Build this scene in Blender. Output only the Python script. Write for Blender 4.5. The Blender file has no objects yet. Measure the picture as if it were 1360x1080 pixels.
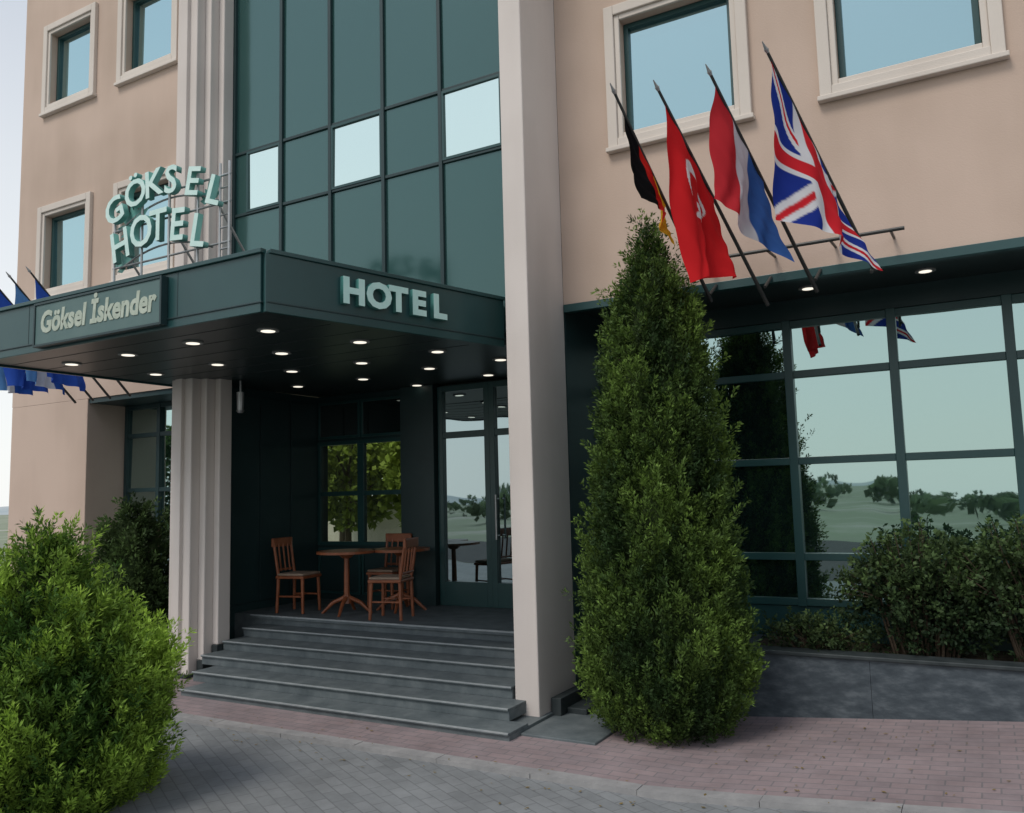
import bpy, math, random
import numpy as np
from mathutils import Vector, Matrix
random.seed(7)
rng = np.random.default_rng(11)
scene = bpy.context.scene
COL = scene.collection

# ---------------------------------------------------------------- materials
def new_mat(name):
    m = bpy.data.materials.new(name); m.use_nodes = True
    nt = m.node_tree; b = nt.nodes['Principled BSDF']
    return m, nt, b

def mat_noise(name, c1, c2, scale=3.0, rough=0.8, bump=0.0, bscale=60.0, spec=0.3, metallic=0.0, detail=6, c3=None, stretch=None):
    m, nt, b = new_mat(name)
    tc = nt.nodes.new('ShaderNodeTexCoord')
    n = nt.nodes.new('ShaderNodeTexNoise'); n.inputs['Scale'].default_value = scale; n.inputs['Detail'].default_value = detail
    n.inputs['Roughness'].default_value = 0.62
    r = nt.nodes.new('ShaderNodeValToRGB')
    r.color_ramp.elements[0].position = 0.3; r.color_ramp.elements[0].color = (*c1, 1)
    r.color_ramp.elements[1].position = 0.7; r.color_ramp.elements[1].color = (*c2, 1)
    if c3:
        e = r.color_ramp.elements.new(0.5); e.color = (*c3, 1)
    if stretch:
        mp = nt.nodes.new('ShaderNodeMapping'); mp.inputs['Scale'].default_value = stretch; mp.inputs['Rotation'].default_value = (0, .5, 0)
        nt.links.new(tc.outputs['Object'], mp.inputs['Vector']); nt.links.new(mp.outputs['Vector'], n.inputs['Vector'])
    else:
        nt.links.new(tc.outputs['Object'], n.inputs['Vector'])
    nt.links.new(n.outputs['Fac'], r.inputs['Fac'])
    nt.links.new(r.outputs['Color'], b.inputs['Base Color'])
    b.inputs['Roughness'].default_value = rough
    b.inputs['Metallic'].default_value = metallic
    b.inputs['Specular IOR Level'].default_value = spec
    if bump:
        n2 = nt.nodes.new('ShaderNodeTexNoise'); n2.inputs['Scale'].default_value = bscale; n2.inputs['Detail'].default_value = 5
        bp = nt.nodes.new('ShaderNodeBump'); bp.inputs['Strength'].default_value = bump; bp.inputs['Distance'].default_value = 0.01
        nt.links.new(tc.outputs['Object'], n2.inputs['Vector'])
        nt.links.new(n2.outputs['Fac'], bp.inputs['Height'])
        nt.links.new(bp.outputs['Normal'], b.inputs['Normal'])
    return m

def mat_plaster(name, base, dark, streak=0.5):
    m, nt, b = new_mat(name)
    tc = nt.nodes.new('ShaderNodeTexCoord')
    mp = nt.nodes.new('ShaderNodeMapping'); mp.inputs['Scale'].default_value = (2.2, 2.2, 0.35)
    n = nt.nodes.new('ShaderNodeTexNoise'); n.inputs['Scale'].default_value = 1.0; n.inputs['Detail'].default_value = 7
    nb = nt.nodes.new('ShaderNodeTexNoise'); nb.inputs['Scale'].default_value = 0.6; nb.inputs['Detail'].default_value = 3
    mx = nt.nodes.new('ShaderNodeMath'); mx.operation = 'MULTIPLY_ADD'; mx.inputs[1].default_value = streak
    r = nt.nodes.new('ShaderNodeValToRGB')
    r.color_ramp.elements[0].position = 0.45; r.color_ramp.elements[0].color = (*dark, 1)
    r.color_ramp.elements[1].position = 0.85; r.color_ramp.elements[1].color = (*base, 1)
    nt.links.new(tc.outputs['Object'], mp.inputs['Vector']); nt.links.new(mp.outputs['Vector'], n.inputs['Vector'])
    nt.links.new(tc.outputs['Object'], nb.inputs['Vector'])
    nt.links.new(n.outputs['Fac'], mx.inputs[0]); nt.links.new(nb.outputs['Fac'], mx.inputs[2])
    nt.links.new(mx.outputs[0], r.inputs['Fac']); nt.links.new(r.outputs['Color'], b.inputs['Base Color'])
    b.inputs['Roughness'].default_value = 0.9; b.inputs['Specular IOR Level'].default_value = 0.15
    g = nt.nodes.new('ShaderNodeTexNoise'); g.inputs['Scale'].default_value = 90; g.inputs['Detail'].default_value = 4
    bp = nt.nodes.new('ShaderNodeBump'); bp.inputs['Strength'].default_value = 0.25; bp.inputs['Distance'].default_value = 0.006
    nt.links.new(tc.outputs['Object'], g.inputs['Vector']); nt.links.new(g.outputs['Fac'], bp.inputs['Height'])
    nt.links.new(bp.outputs['Normal'], b.inputs['Normal'])
    return m

def mat_glass(name, dark, tint, refl, wob=0.02, rough=0.015, gain=0.45):
    """tinted reflective glazing: dark body plus mirror-like coat with slight waviness"""
    m = bpy.data.materials.new(name); m.use_nodes = True
    nt = m.node_tree; nt.nodes.clear()
    out = nt.nodes.new('ShaderNodeOutputMaterial')
    d = nt.nodes.new('ShaderNodeBsdfDiffuse'); d.inputs['Color'].default_value = (*dark, 1)
    g = nt.nodes.new('ShaderNodeBsdfGlossy'); g.inputs['Color'].default_value = (*tint, 1); g.inputs['Roughness'].default_value = rough
    mx = nt.nodes.new('ShaderNodeMixShader')
    lw = nt.nodes.new('ShaderNodeLayerWeight'); lw.inputs['Blend'].default_value = 0.35
    ma = nt.nodes.new('ShaderNodeMath'); ma.operation = 'MULTIPLY_ADD'; ma.use_clamp = True
    ma.inputs[1].default_value = gain; ma.inputs[2].default_value = refl
    tc = nt.nodes.new('ShaderNodeTexCoord')
    n = nt.nodes.new('ShaderNodeTexNoise'); n.inputs['Scale'].default_value = 1.3; n.inputs['Detail'].default_value = 1
    bp = nt.nodes.new('ShaderNodeBump'); bp.inputs['Strength'].default_value = wob; bp.inputs['Distance'].default_value = 0.12
    nt.links.new(tc.outputs['Object'], n.inputs['Vector']); nt.links.new(n.outputs['Fac'], bp.inputs['Height'])
    nt.links.new(bp.outputs['Normal'], g.inputs['Normal'])
    nt.links.new(lw.outputs['Facing'], ma.inputs[0]); nt.links.new(ma.outputs[0], mx.inputs[0])
    nt.links.new(d.outputs[0], mx.inputs[1]); nt.links.new(g.outputs[0], mx.inputs[2])
    nt.links.new(mx.outputs[0], out.inputs[0])
    return m

def mat_clear(name, tint, refl):
    m = bpy.data.materials.new(name); m.use_nodes = True
    nt = m.node_tree; nt.nodes.clear()
    out = nt.nodes.new('ShaderNodeOutputMaterial')
    d = nt.nodes.new('ShaderNodeBsdfTransparent'); d.inputs['Color'].default_value = (*tint, 1)
    g = nt.nodes.new('ShaderNodeBsdfGlossy'); g.inputs['Color'].default_value = (.9, 1, 1, 1); g.inputs['Roughness'].default_value = .01
    mx = nt.nodes.new('ShaderNodeMixShader'); mx.inputs[0].default_value = refl
    nt.links.new(d.outputs[0], mx.inputs[1]); nt.links.new(g.outputs[0], mx.inputs[2]); nt.links.new(mx.outputs[0], out.inputs[0])
    return m

def mat_brick(name, ca, cb, cm, bw, rh, mortar, rough=0.85, rot=0.0, stain=0.35, bump=0.5):
    m, nt, b = new_mat(name)
    tc = nt.nodes.new('ShaderNodeTexCoord')
    mp = nt.nodes.new('ShaderNodeMapping'); mp.inputs['Rotation'].default_value = (0, 0, rot)
    br = nt.nodes.new('ShaderNodeTexBrick')
    br.inputs['Color1'].default_value = (*ca, 1); br.inputs['Color2'].default_value = (*cb, 1); br.inputs['Mortar'].default_value = (*cm, 1)
    br.inputs['Scale'].default_value = 1; br.inputs['Brick Width'].default_value = bw; br.inputs['Row Height'].default_value = rh
    br.inputs['Mortar Size'].default_value = mortar; br.inputs['Mortar Smooth'].default_value = 0.3
    n = nt.nodes.new('ShaderNodeTexNoise'); n.inputs['Scale'].default_value = 1.1; n.inputs['Detail'].default_value = 9; n.inputs['Roughness'].default_value = 0.75
    r = nt.nodes.new('ShaderNodeValToRGB')
    r.color_ramp.elements[0].position = 0.3; v = 1 - stain; r.color_ramp.elements[0].color = (v, v, v, 1)
    r.color_ramp.elements[1].position = 0.7; r.color_ramp.elements[1].color = (1.1, 1.1, 1.1, 1)
    mx = nt.nodes.new('ShaderNodeMix'); mx.data_type = 'RGBA'; mx.blend_type = 'MULTIPLY'; mx.inputs[0].default_value = 1
    nt.links.new(tc.outputs['Object'], mp.inputs['Vector']); nt.links.new(mp.outputs['Vector'], br.inputs['Vector'])
    nt.links.new(tc.outputs['Object'], n.inputs['Vector']); nt.links.new(n.outputs['Fac'], r.inputs['Fac'])
    nt.links.new(br.outputs['Color'], mx.inputs[6]); nt.links.new(r.outputs['Color'], mx.inputs[7])
    nt.links.new(mx.outputs[2], b.inputs['Base Color'])
    bp = nt.nodes.new('ShaderNodeBump'); bp.inputs['Strength'].default_value = bump; bp.inputs['Distance'].default_value = 0.004; bp.invert = True
    nt.links.new(br.outputs['Fac'], bp.inputs['Height']); nt.links.new(bp.outputs['Normal'], b.inputs['Normal'])
    b.inputs['Roughness'].default_value = rough; b.inputs['Specular IOR Level'].default_value = 0.25
    return m

def mat_attr(name, rough=0.7, trans=0.0, spec=0.2):
    m, nt, b = new_mat(name)
    a = nt.nodes.new('ShaderNodeAttribute'); a.attribute_name = 'Col'
    nt.links.new(a.outputs['Color'], b.inputs['Base Color'])
    b.inputs['Roughness'].default_value = rough; b.inputs['Specular IOR Level'].default_value = spec
    if trans:
        t = nt.nodes.new('ShaderNodeBsdfTranslucent'); nt.links.new(a.outputs['Color'], t.inputs['Color'])
        mx = nt.nodes.new('ShaderNodeMixShader'); mx.inputs[0].default_value = trans
        out = nt.nodes['Material Output']
        nt.links.new(b.outputs[0], mx.inputs[1]); nt.links.new(t.outputs[0], mx.inputs[2]); nt.links.new(mx.outputs[0], out.inputs[0])
    return m

def mat_emit(name, col, s):
    m, nt, b = new_mat(name)
    b.inputs['Base Color'].default_value = (0.8, 0.8, 0.78, 1)
    b.inputs['Emission Color'].default_value = (*col, 1); b.inputs['Emission Strength'].default_value = s
    return m

PINK = mat_plaster('plaster_beige_pink', (0.565, 0.440, 0.360), (0.45, 0.345, 0.275))
PILL = mat_plaster('plaster_light', (0.68, 0.62, 0.575), (0.56, 0.505, 0.465))
TRIM = mat_plaster('plaster_trim', (0.67, 0.61, 0.545), (0.56, 0.50, 0.44))
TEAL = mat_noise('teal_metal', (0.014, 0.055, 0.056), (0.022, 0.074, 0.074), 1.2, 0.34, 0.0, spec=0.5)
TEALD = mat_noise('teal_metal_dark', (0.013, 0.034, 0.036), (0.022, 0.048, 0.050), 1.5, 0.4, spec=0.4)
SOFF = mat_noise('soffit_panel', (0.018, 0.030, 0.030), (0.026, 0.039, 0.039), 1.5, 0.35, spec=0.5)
SPAN = mat_glass('spandrel_glass', (0.022, 0.066, 0.062), (0.48, 0.68, 0.66), 0.09, 0.06, 0.12, 0.34)
WGLS = mat_glass('window_glass', (0.02, 0.06, 0.065), (0.60, 0.85, 0.89), 0.54)
WBRT = mat_glass('clear_window_glass', (0.08, 0.12, 0.11), (0.80, 0.97, 0.91), 0.74)
GGLS = mat_glass('shop_glass', (0.010, 0.022, 0.022), (0.62, 0.84, 0.81), 0.58, 0.03)
PGLS = mat_glass('porch_glass', (0.012, 0.018, 0.016), (0.66, 0.82, 0.85), 0.50, 0.03)
DGLS = mat_glass('dim_glass', (0.012, 0.020, 0.020), (0.5, 0.6, 0.6), 0.15, 0.03)
CLRG = mat_clear('see_through_glass', (.80, .86, .80), .08)
STONE = mat_noise('step_stone', (0.080, 0.100, 0.107), (0.160, 0.185, 0.19), 5, 0.6, 0.25, 40, c3=(0.115, 0.138, 0.145), detail=10)
STONEN = mat_noise('step_nosing', (0.26, 0.29, 0.30), (0.36, 0.39, 0.39), 9, 0.6)
DSTONE = mat_noise('base_stone', (0.02, 0.028, 0.03), (0.05, 0.06, 0.062), 7, 0.5)
AQUA = mat_noise('aqua_letter_face', (0.46, 0.72, 0.66), (0.58, 0.80, 0.74), 6, 0.5)
AQUAD = mat_noise('aqua_letter_return', (0.05, 0.20, 0.18), (0.09, 0.27, 0.24), 6, 0.5)
MINT = mat_noise('mint_letter_face', (0.50, 0.72, 0.66), (0.66, 0.82, 0.77), 9, 0.5)
MINTD = mat_noise('mint_letter_return', (0.12, 0.36, 0.32), (0.22, 0.46, 0.41), 9, 0.5)
BOARD = mat_noise('sign_board_face', (0.085, 0.15, 0.145), (0.12, 0.185, 0.175), 3, 0.5)
CREAM = mat_noise('sign_text', (0.36, 0.42, 0.34), (0.50, 0.55, 0.46), 14, 0.6)
WOOD = mat_noise('varnished_wood', (0.20, 0.058, 0.022), (0.34, 0.11, 0.045), 12, 0.4, spec=0.5)
CUSH = mat_noise('seat_cloth', (0.30, 0.22, 0.16), (0.38, 0.29, 0.22), 20, 0.9)
POLE = mat_noise('flag_pole_metal', (0.03, 0.035, 0.035), (0.06, 0.06, 0.055), 10, 0.4)
BARK = mat_noise('bark', (0.05, 0.035, 0.025), (0.10, 0.075, 0.05), 20, 0.9, 0.5, 40)
LEAF = mat_attr('leaf', 0.62, 0.22, 0.25)
CLOTH = mat_attr('flag_cloth', 0.8, 0.25, 0.1)
LAMP = mat_emit('lamp_glass', (1.0, 0.92, 0.78), 1.1)
STEEL = mat_noise('steel', (0.35, 0.36, 0.36), (0.45, 0.46, 0.46), 9, 0.35, metallic=0.7)
RING = mat_noise('downlight_trim', (0.22, 0.23, 0.22), (0.30, 0.31, 0.30), 9, 0.5)
SOIL = mat_noise('soil', (0.04, 0.03, 0.02), (0.09, 0.065, 0.045), 12, 0.95, 0.6, 30)
INNER = mat_noise('dark_core_shade', (0.012, 0.024, 0.007), (0.035, 0.058, 0.016), 18, 0.95, 0.8, 50)  # near-black green painted in for the shaded inside of shrubs

# ---------------------------------------------------------------- mesh helpers
def mesh_obj(name, verts, faces, mat, parent=None, smooth=False):
    me = bpy.data.meshes.new(name); me.from_pydata([tuple(v) for v in verts], [], faces); me.update()
    ob = bpy.data.objects.new(name, me); COL.objects.link(ob)
    if mat: me.materials.append(mat)
    if parent: ob.parent = parent
    if smooth:
        for p in me.polygons: p.use_smooth = True
    return ob

def empty(name):
    e = bpy.data.objects.new(name, None); COL.objects.link(e); return e

BOXF = [(0, 3, 2, 1), (4, 5, 6, 7), (0, 1, 5, 4), (1, 2, 6, 5), (2, 3, 7, 6), (3, 0, 4, 7)]
def box_data(b):
    x0, x1, y0, y1, z0, z1 = b
    return [(x0, y0, z0), (x1, y0, z0), (x1, y1, z0), (x0, y1, z0), (x0, y0, z1), (x1, y0, z1), (x1, y1, z1), (x0, y1, z1)]
def boxes(name, bl, mat, parent=None, bevel=0.0):
    V, F = [], []
    for b in bl:
        o = len(V); V += box_data(b); F += [tuple(i + o for i in f) for f in BOXF]
    ob = mesh_obj(name, V, F, mat, parent)
    if bevel:
        md = ob.modifiers.new('bev', 'BEVEL'); md.width = bevel; md.segments = 2; md.limit_method = 'ANGLE'
    return ob
def prism(name, poly, z0, z1, mat, parent=None, bevel=0.0):
    n = len(poly)
    V = [(x, y, z0) for x, y in poly] + [(x, y, z1) for x, y in poly]
    F = [tuple(range(n))[::-1], tuple(range(n, 2 * n))] + [(i, (i + 1) % n, n + (i + 1) % n, n + i) for i in range(n)]
    ob = mesh_obj(name, V, F, mat, parent)
    if bevel:
        md = ob.modifiers.new('bev', 'BEVEL'); md.width = bevel; md.segments = 2; md.limit_method = 'ANGLE'
    return ob
def tube_data(p, q, r0, r1, n=8):
    p, q = Vector(p), Vector(q); d = (q - p).normalized()
    a = d.orthogonal().normalized(); b = d.cross(a)
    V = []
    for c, r in ((p, r0), (q, r1)):
        for i in range(n):
            t = 2 * math.pi * i / n; V.append(c + a * math.cos(t) * r + b * math.sin(t) * r)
    F = [(i, (i + 1) % n, n + (i + 1) % n, n + i) for i in range(n)] + [tuple(range(n))[::-1], tuple(range(n, 2 * n))]
    return V, F
def tubes(name, segs, mat, parent=None, n=8):
    V, F = [], []
    for s in segs:
        p, q, r = s[0], s[1], s[2]; r1 = s[3] if len(s) > 3 else r
        v, f = tube_data(p, q, r, r1, n); o = len(V); V += v; F += [tuple(i + o for i in k) for k in f]
    return mesh_obj(name, V, F, mat, parent)
def disc(name, cx, cy, z, r, mat, parent, n=20, h=0.006):
    return tubes(name, [((cx, cy, z), (cx, cy, z - h), r)], mat, parent, n)

def wall(name, x0, x1, z0, z1, yf, yb, holes, mat, parent):
    """facade sheet with real openings and reveals"""
    xs = sorted({x0, x1, *[h[0] for h in holes], *[h[1] for h in holes]})
    zs = sorted({z0, z1, *[h[2] for h in holes], *[h[3] for h in holes]})
    xs = [x for x in xs if x0 <= x <= x1]; zs = [z for z in zs if z0 <= z <= z1]
    V, F = [], []
    def quad(a, b, c, d):
        o = len(V); V.extend([a, b, c, d]); F.append((o, o + 1, o + 2, o + 3))
    for i in range(len(xs) - 1):
        for j in range(len(zs) - 1):
            a, b, c, d = xs[i], xs[i + 1], zs[j], zs[j + 1]
            mx, mz = (a + b) / 2, (c + d) / 2
            if any(h[0] < mx < h[1] and h[2] < mz < h[3] for h in holes): continue
            quad((a, yf, c), (b, yf, c), (b, yf, d), (a, yf, d))
    for h in holes:
        a, b, c, d = h
        quad((a, yf, c), (a, yf, d), (a, yb, d), (a, yb, c))
        quad((b, yf, d), (b, yf, c), (b, yb, c), (b, yb, d))
        quad((a, yf, c), (a, yb, c), (b, yb, c), (b, yf, c))
        quad((a, yf, d), (b, yf, d), (b, yb, d), (a, yb, d))
    return mesh_obj(name, V, F, mat, parent)

def frame_boxes(x0, x1, z0, z1, w, y0, y1, wb=None):
    wb = wb or w
    return [(x0, x0 + w, y0, y1, z0, z1), (x1 - w, x1, y0, y1, z0, z1),
            (x0 + w, x1 - w, y0, y1, z0, z0 + wb), (x0 + w, x1 - w, y0, y1, z1 - w, z1)]

# ---------------------------------------------------------------- hotel building
H = empty('hotel_building')
TOP = 12.6
YW = 0.75
R_w = [(x, x + 1.38, z, z + 1.46) for x in (0.80, 2.76, 4.72, 6.68) for z in (5.30, 8.25)]
L_w = [(x, x + 1.31, z, z + 1.46) for x in (-8.66, -6.82) for z in (5.12, 8.07)]
def holes(ws): return [(a + .15, b - .15, c + .15, d - .15) for a, b, c, d in ws]
wall('facade_right', 0.24, 9.0, 3.85, TOP, YW, YW + .3, holes(R_w), PINK, H)
wall('facade_left', -9.23, -4.52, 3.52, TOP, YW, YW + .3, holes(L_w), PINK, H)
def tilted_panes(name, gp, y, mat, amt=.004):
    """every pane sits with its own tiny tilt, as real glazing does"""
    V, F = [], []
    for (a, b, c, d) in gp:
        t1, t2 = random.uniform(-amt, amt), random.uniform(-amt, amt); o = len(V)
        V += [(a, y + t1 + t2, c), (b, y - t1 + t2, c), (b, y - t1 - t2, d), (a, y + t1 - t2, d)]
        F.append((o, o + 1, o + 2, o + 3))
    return mesh_obj(name, V, F, mat, H)
for k, ws in (('right', R_w), ('left', L_w)):
    tb, fb, gb = [], [], []
    for a, b, c, d in ws:
        tb += frame_boxes(a, b, c, d, .10, YW - .055, YW + .002)
        tb += frame_boxes(a + .10, b - .10, c + .10, d - .10, .052, YW - .03, YW + .002)
        tb += [(a - .02, b + .02, YW - .075, YW + .001, c - .025, c + .02)]
        fb += frame_boxes(a + .152, b - .152, c + .152, d - .152, .05, YW + .09, YW + .15)
        gb += [(a + .19, b - .19, c + .19, d - .19)]
    boxes('window_surrounds_' + k, tb, TRIM, H, 0.008)
    boxes('window_frames_' + k, fb, TEAL, H, 0.004)
    tilted_panes('window_panes_' + k, gb, YW + .125, WGLS, .006)
boxes('rear_block', [(-9.225, 8.99, YW + 2.0, 12, 3.6, TOP - .05), (-9.225, -9.0, YW + .01, YW + 2.0, 0, TOP - .05)], PINK, H)
boxes('rear_ground_floor', [(-2.4, 8.5, 3.2, 11.8, 0, 3.599)], TEALD, H)
boxes('upper_slab', [(-9.2, 8.98, YW + .31, YW + 2.0, 3.9, TOP - .06)], DSTONE, H)
boxes('parapet', [(-9.3, 9.0, YW - .08, 12.1, TOP, TOP + .25)], TRIM, H, .01)
boxes('recess_soffit', [(0.245, 9.0, YW + .01, 2.6, 3.852, 3.89)], SOFF, H)
boxes('recess_edge_trim', [(0.25, 9.0, YW - .03, YW + .05, 3.77, 3.848)], TEAL, H, .004)
YG = 1.9
zb = [3.60, 3.10, 2.25, 1.33, .90]
mull = [.29, 1.20, 2.14, 3.09, 4.03, 4.97, 5.91, 6.85, 7.8]
gf = [(x - .04, x + .04, YG - .05, YG + .04, .86, 3.64) for x in mull]
for z in zb:
    for i in range(len(mull) - 1): gf.append((mull[i] + .04, mull[i + 1] - .04, YG - .042, YG + .035, z - .035, z + .035))
boxes('shop_window_frame', gf, TEAL, H, .004)
zz = sorted(zb)
tilted_panes('shop_window_panes', [(mull[i] + .03, mull[i + 1] - .03, zz[j] + .03, zz[j + 1] - .03) for i in range(len(mull) - 1) for j in range(len(zz) - 1)], YG, GGLS)
boxes('shop_lintel', [(.25, 8.5, YG - .03, YG + .3, 3.642, 3.85)], TEALD, H)
boxes('shop_sill_wall', [(.25, 8.5, YG - .02, YG + .3, 0, .858)], TEAL, H)
boxes('recess_side_wall', [(0.005, .245, YW + .01, 2.6, 0, 3.85)], TEALD, H)
# pillars
boxes('right_pillar', [(0, .24, 0, YW + .005, 0.02, TOP + .3)], PILL, H, .012)
boxes('left_pillar', [(-4.60, -4.245, 0, .42, .06, TOP + .3), (-4.2445, -4.14, .12, .42, .21, TOP + .3), (-4.1395, -4.045, .24, .42, .37, TOP + .3)], PILL, H, .012)
boxes('left_pillar_back', [(-4.61, -4.30, .425, .74, 3.5, TOP)], PILL, H)
boxes('left_pillar_flute', [(-4.49, -4.37, -.045, .01, .08, TOP)], PILL, H, .008)
boxes('pillar_skirting', [(-4.62, -4.225, -.05, .41, 0, .06), (-4.225, -4.12, .095, .41, 0, .21), (-4.12, -4.025, .215, .41, 0, .37),
                          (-.02, .26, -.02, .6, 0, .045), (.262, .36, .18, .9, 0, .20), (.36, .55, .30, .9, 0, .10)], DSTONE, H, .006)
# curtain wall
YC = .42
cx = [-4.03, -3.235, -2.475, -1.715, -.955, -.19, .01]
cz = [3.6, 5.47, 6.25, 8.42, 9.2, 11.4, 12.5]
cf = []
for x in cx[:-1]: cf.append((x - .022, x + .022, YC - .035, YC + .02, 3.56, 12.5))
for z in cz:
    for i in range(len(cx) - 1): cf.append((cx[i] + .022, cx[i + 1] - .022, YC - .022, YC + .02, z - .018, z + .018))
boxes('curtain_wall_grid', cf, TEALD, H, .004)
pan, brt, wfr = [], [], []
for i in range(len(cx) - 1):
    for j in range(len(cz) - 1):
        p = (cx[i] + .015, cx[i + 1] - .015, cz[j] + .012, cz[j + 1] - .012)
        if j in (1, 3) and i in (0, 2, 4):
            q = .21 if i == 0 else 0
            brt.append((p[0] + .02 + q, p[1] - .02, p[2] + .02, p[3] - .02))
            wfr += frame_boxes(p[0] + q, p[1], p[2], p[3], .028, YC - .03, YC - .004)
            if i == 0: pan.append((p[0], p[0] + q, p[2], p[3]))
        else: pan.append(p)
tilted_panes('curtain_wall_panels', pan, YC, SPAN, .003)
tilted_panes('curtain_wall_windows', brt, YC - .009, WBRT, .003)
boxes('curtain_wall_window_frames', wfr, TEAL, H)
boxes('curtain_wall_backing', [(-4.04, 0, YC + .03, YC + .1, 3.56, 12.5)], TEALD, H)
# porch
YB = 2.4; ZF = .62
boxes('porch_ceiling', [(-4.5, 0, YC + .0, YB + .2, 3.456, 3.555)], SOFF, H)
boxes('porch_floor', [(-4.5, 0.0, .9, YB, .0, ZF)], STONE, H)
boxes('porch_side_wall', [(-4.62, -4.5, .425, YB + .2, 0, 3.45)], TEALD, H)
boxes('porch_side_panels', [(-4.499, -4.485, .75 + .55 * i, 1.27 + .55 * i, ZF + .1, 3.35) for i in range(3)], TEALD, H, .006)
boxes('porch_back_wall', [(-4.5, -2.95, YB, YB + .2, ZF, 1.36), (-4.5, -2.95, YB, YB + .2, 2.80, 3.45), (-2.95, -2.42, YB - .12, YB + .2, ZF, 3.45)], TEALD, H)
fr = frame_boxes(-4.5, -2.96, 1.36, 2.80, .05, YB - .02, YB + .05) + [(-3.77, -3.66, YB - .02, YB + .05, 1.41, 2.75)]
fr += [(-4.45, -3.77, YB - .015, YB + .045, 2.04, 2.10), (-3.66, -3.01, YB - .015, YB + .045, 2.04, 2.10)]
fr += frame_boxes(-4.48, -3.72, 2.84, 3.36, .035, YB - .03, YB - .001) + frame_boxes(-3.70, -2.97, 2.84, 3.36, .035, YB - .03, YB - .001)
fr += frame_boxes(-4.48, -3.72, .70, 1.32, .035, YB - .03, YB - .001) + frame_boxes(-3.70, -2.97, .70, 1.32, .035, YB - .03, YB - .001)
boxes('porch_window_frame', fr, TEAL, H, .003)
boxes('porch_window_panes', [(-4.46, -3.74, YB + .01, YB + .015, 1.40, 2.77), (-3.69, -3.0, YB + .01, YB + .015, 1.40, 2.77)], CLRG, H)
tilted_panes('porch_transom_panes', [(-4.45, -3.75, 2.87, 3.33), (-3.67, -3.0, 2.87, 3.33)], YB - .012, DGLS, .003)
df = []
dx = [-2.40, -1.62, -.84, -.06]
for i in range(3):
    df += frame_boxes(dx[i], dx[i + 1], ZF, 3.42, .075, YB - .05, YB + .03, .30)
    df += [(dx[i] + .075, dx[i + 1] - .075, YB - .045, YB + .025, 2.74, 2.82)]
boxes('entrance_door_frames', df, TEAL, H, .004)
tilted_panes('entrance_door_panes', [(dx[i] + .06, dx[i + 1] - .06, ZF + .28, 3.37) for i in range(3)], YB - .005, PGLS, .003)
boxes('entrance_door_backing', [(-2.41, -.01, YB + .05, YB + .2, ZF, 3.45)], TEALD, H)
tubes('door_handles', [((dx[1] + .11, YB - .11, 1.45), (dx[1] + .11, YB - .11, 2.0), .014), ((dx[1] + .11, YB - .11, 1.5), (dx[1] + .11, YB - .04, 1.5), .01), ((dx[1] + .11, YB - .11, 1.95), (dx[1] + .11, YB - .04, 1.95), .01)], STEEL, H)
tubes('pillar_lantern', [((-3.94, .45, 3.44), (-3.94, .45, 3.30), .012), ((-3.94, .45, 3.30), (-3.94, .45, 3.08), .045, .038), ((-3.94, .45, 3.08), (-3.94, .45, 3.05), .05, .03)], STEEL, H, 12)
# left ground floor
boxes('left_pier', [(-9.23, -7.35, YW, 2.0, 0, 3.519)], PINK, H, .01)
lf = []
lm = [-7.32, -6.6, -5.9, -5.2, -4.66]
zl = [.48, 1.3, 2.2, 3.0, 3.42]
for x in lm: lf.append((x - .035, x + .035, 1.35, 1.45, .45, 3.45))
for z in zl:
    for i in range(4): lf.append((lm[i] + .035, lm[i + 1] - .035, 1.357, 1.44, z - .03, z + .03))
boxes('left_window_frame', lf, TEALD, H, .003)
tilted_panes('left_window_panes', [(lm[i] + .03, lm[i + 1] - .03, zl[j] + .02, zl[j + 1] - .02) for i in range(4) for j in range(4)], 1.395, GGLS)
boxes('left_window_wall', [(-7.345, -4.63, 1.34, 1.6, 0, .449), (-7.345, -4.63, .77, 1.7, 3.452, 3.519)], TEALD, H)
# steps
sl = []; no = []
ends = [(-3.62, .28), (-3.80, .11), (-4.02, -.025), (-4.02, -.02), (-4.02, -.02)]
for k in range(5):
    y0 = -.6 + .3 * k; z1 = .095 + .105 * k
    a, b = ends[k]
    sl.append((a, b, y0, 1.0 + .001 * k, 0 if k == 0 else z1 - .105 + .0005, z1 - .022))
    no.append((a, b, y0 - .02, y0 + .32, z1 - .0215, z1))
boxes('entrance_steps', sl, STONE, H, .003)
boxes('entrance_step_treads', no, STONE, H, .004)
boxes('entrance_step_nosings', [(n[0] + .002, n[1] - .002, n[2] - .0025, n[2] + .012, n[4] + .012, n[5] + .002) for n in no] + [(-4.2, -.02, .872, .895, ZF - .014, ZF + .0025)], STONEN, H)
boxes('porch_floor_nosing', [(-4.2, -.02, .875, .9, ZF - .04, ZF + .0)], STONE, H)
boxes('low_plinth_slab', [(.282, .95, -.42, .74, 0, .05)], STONE, H, .006)
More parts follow.
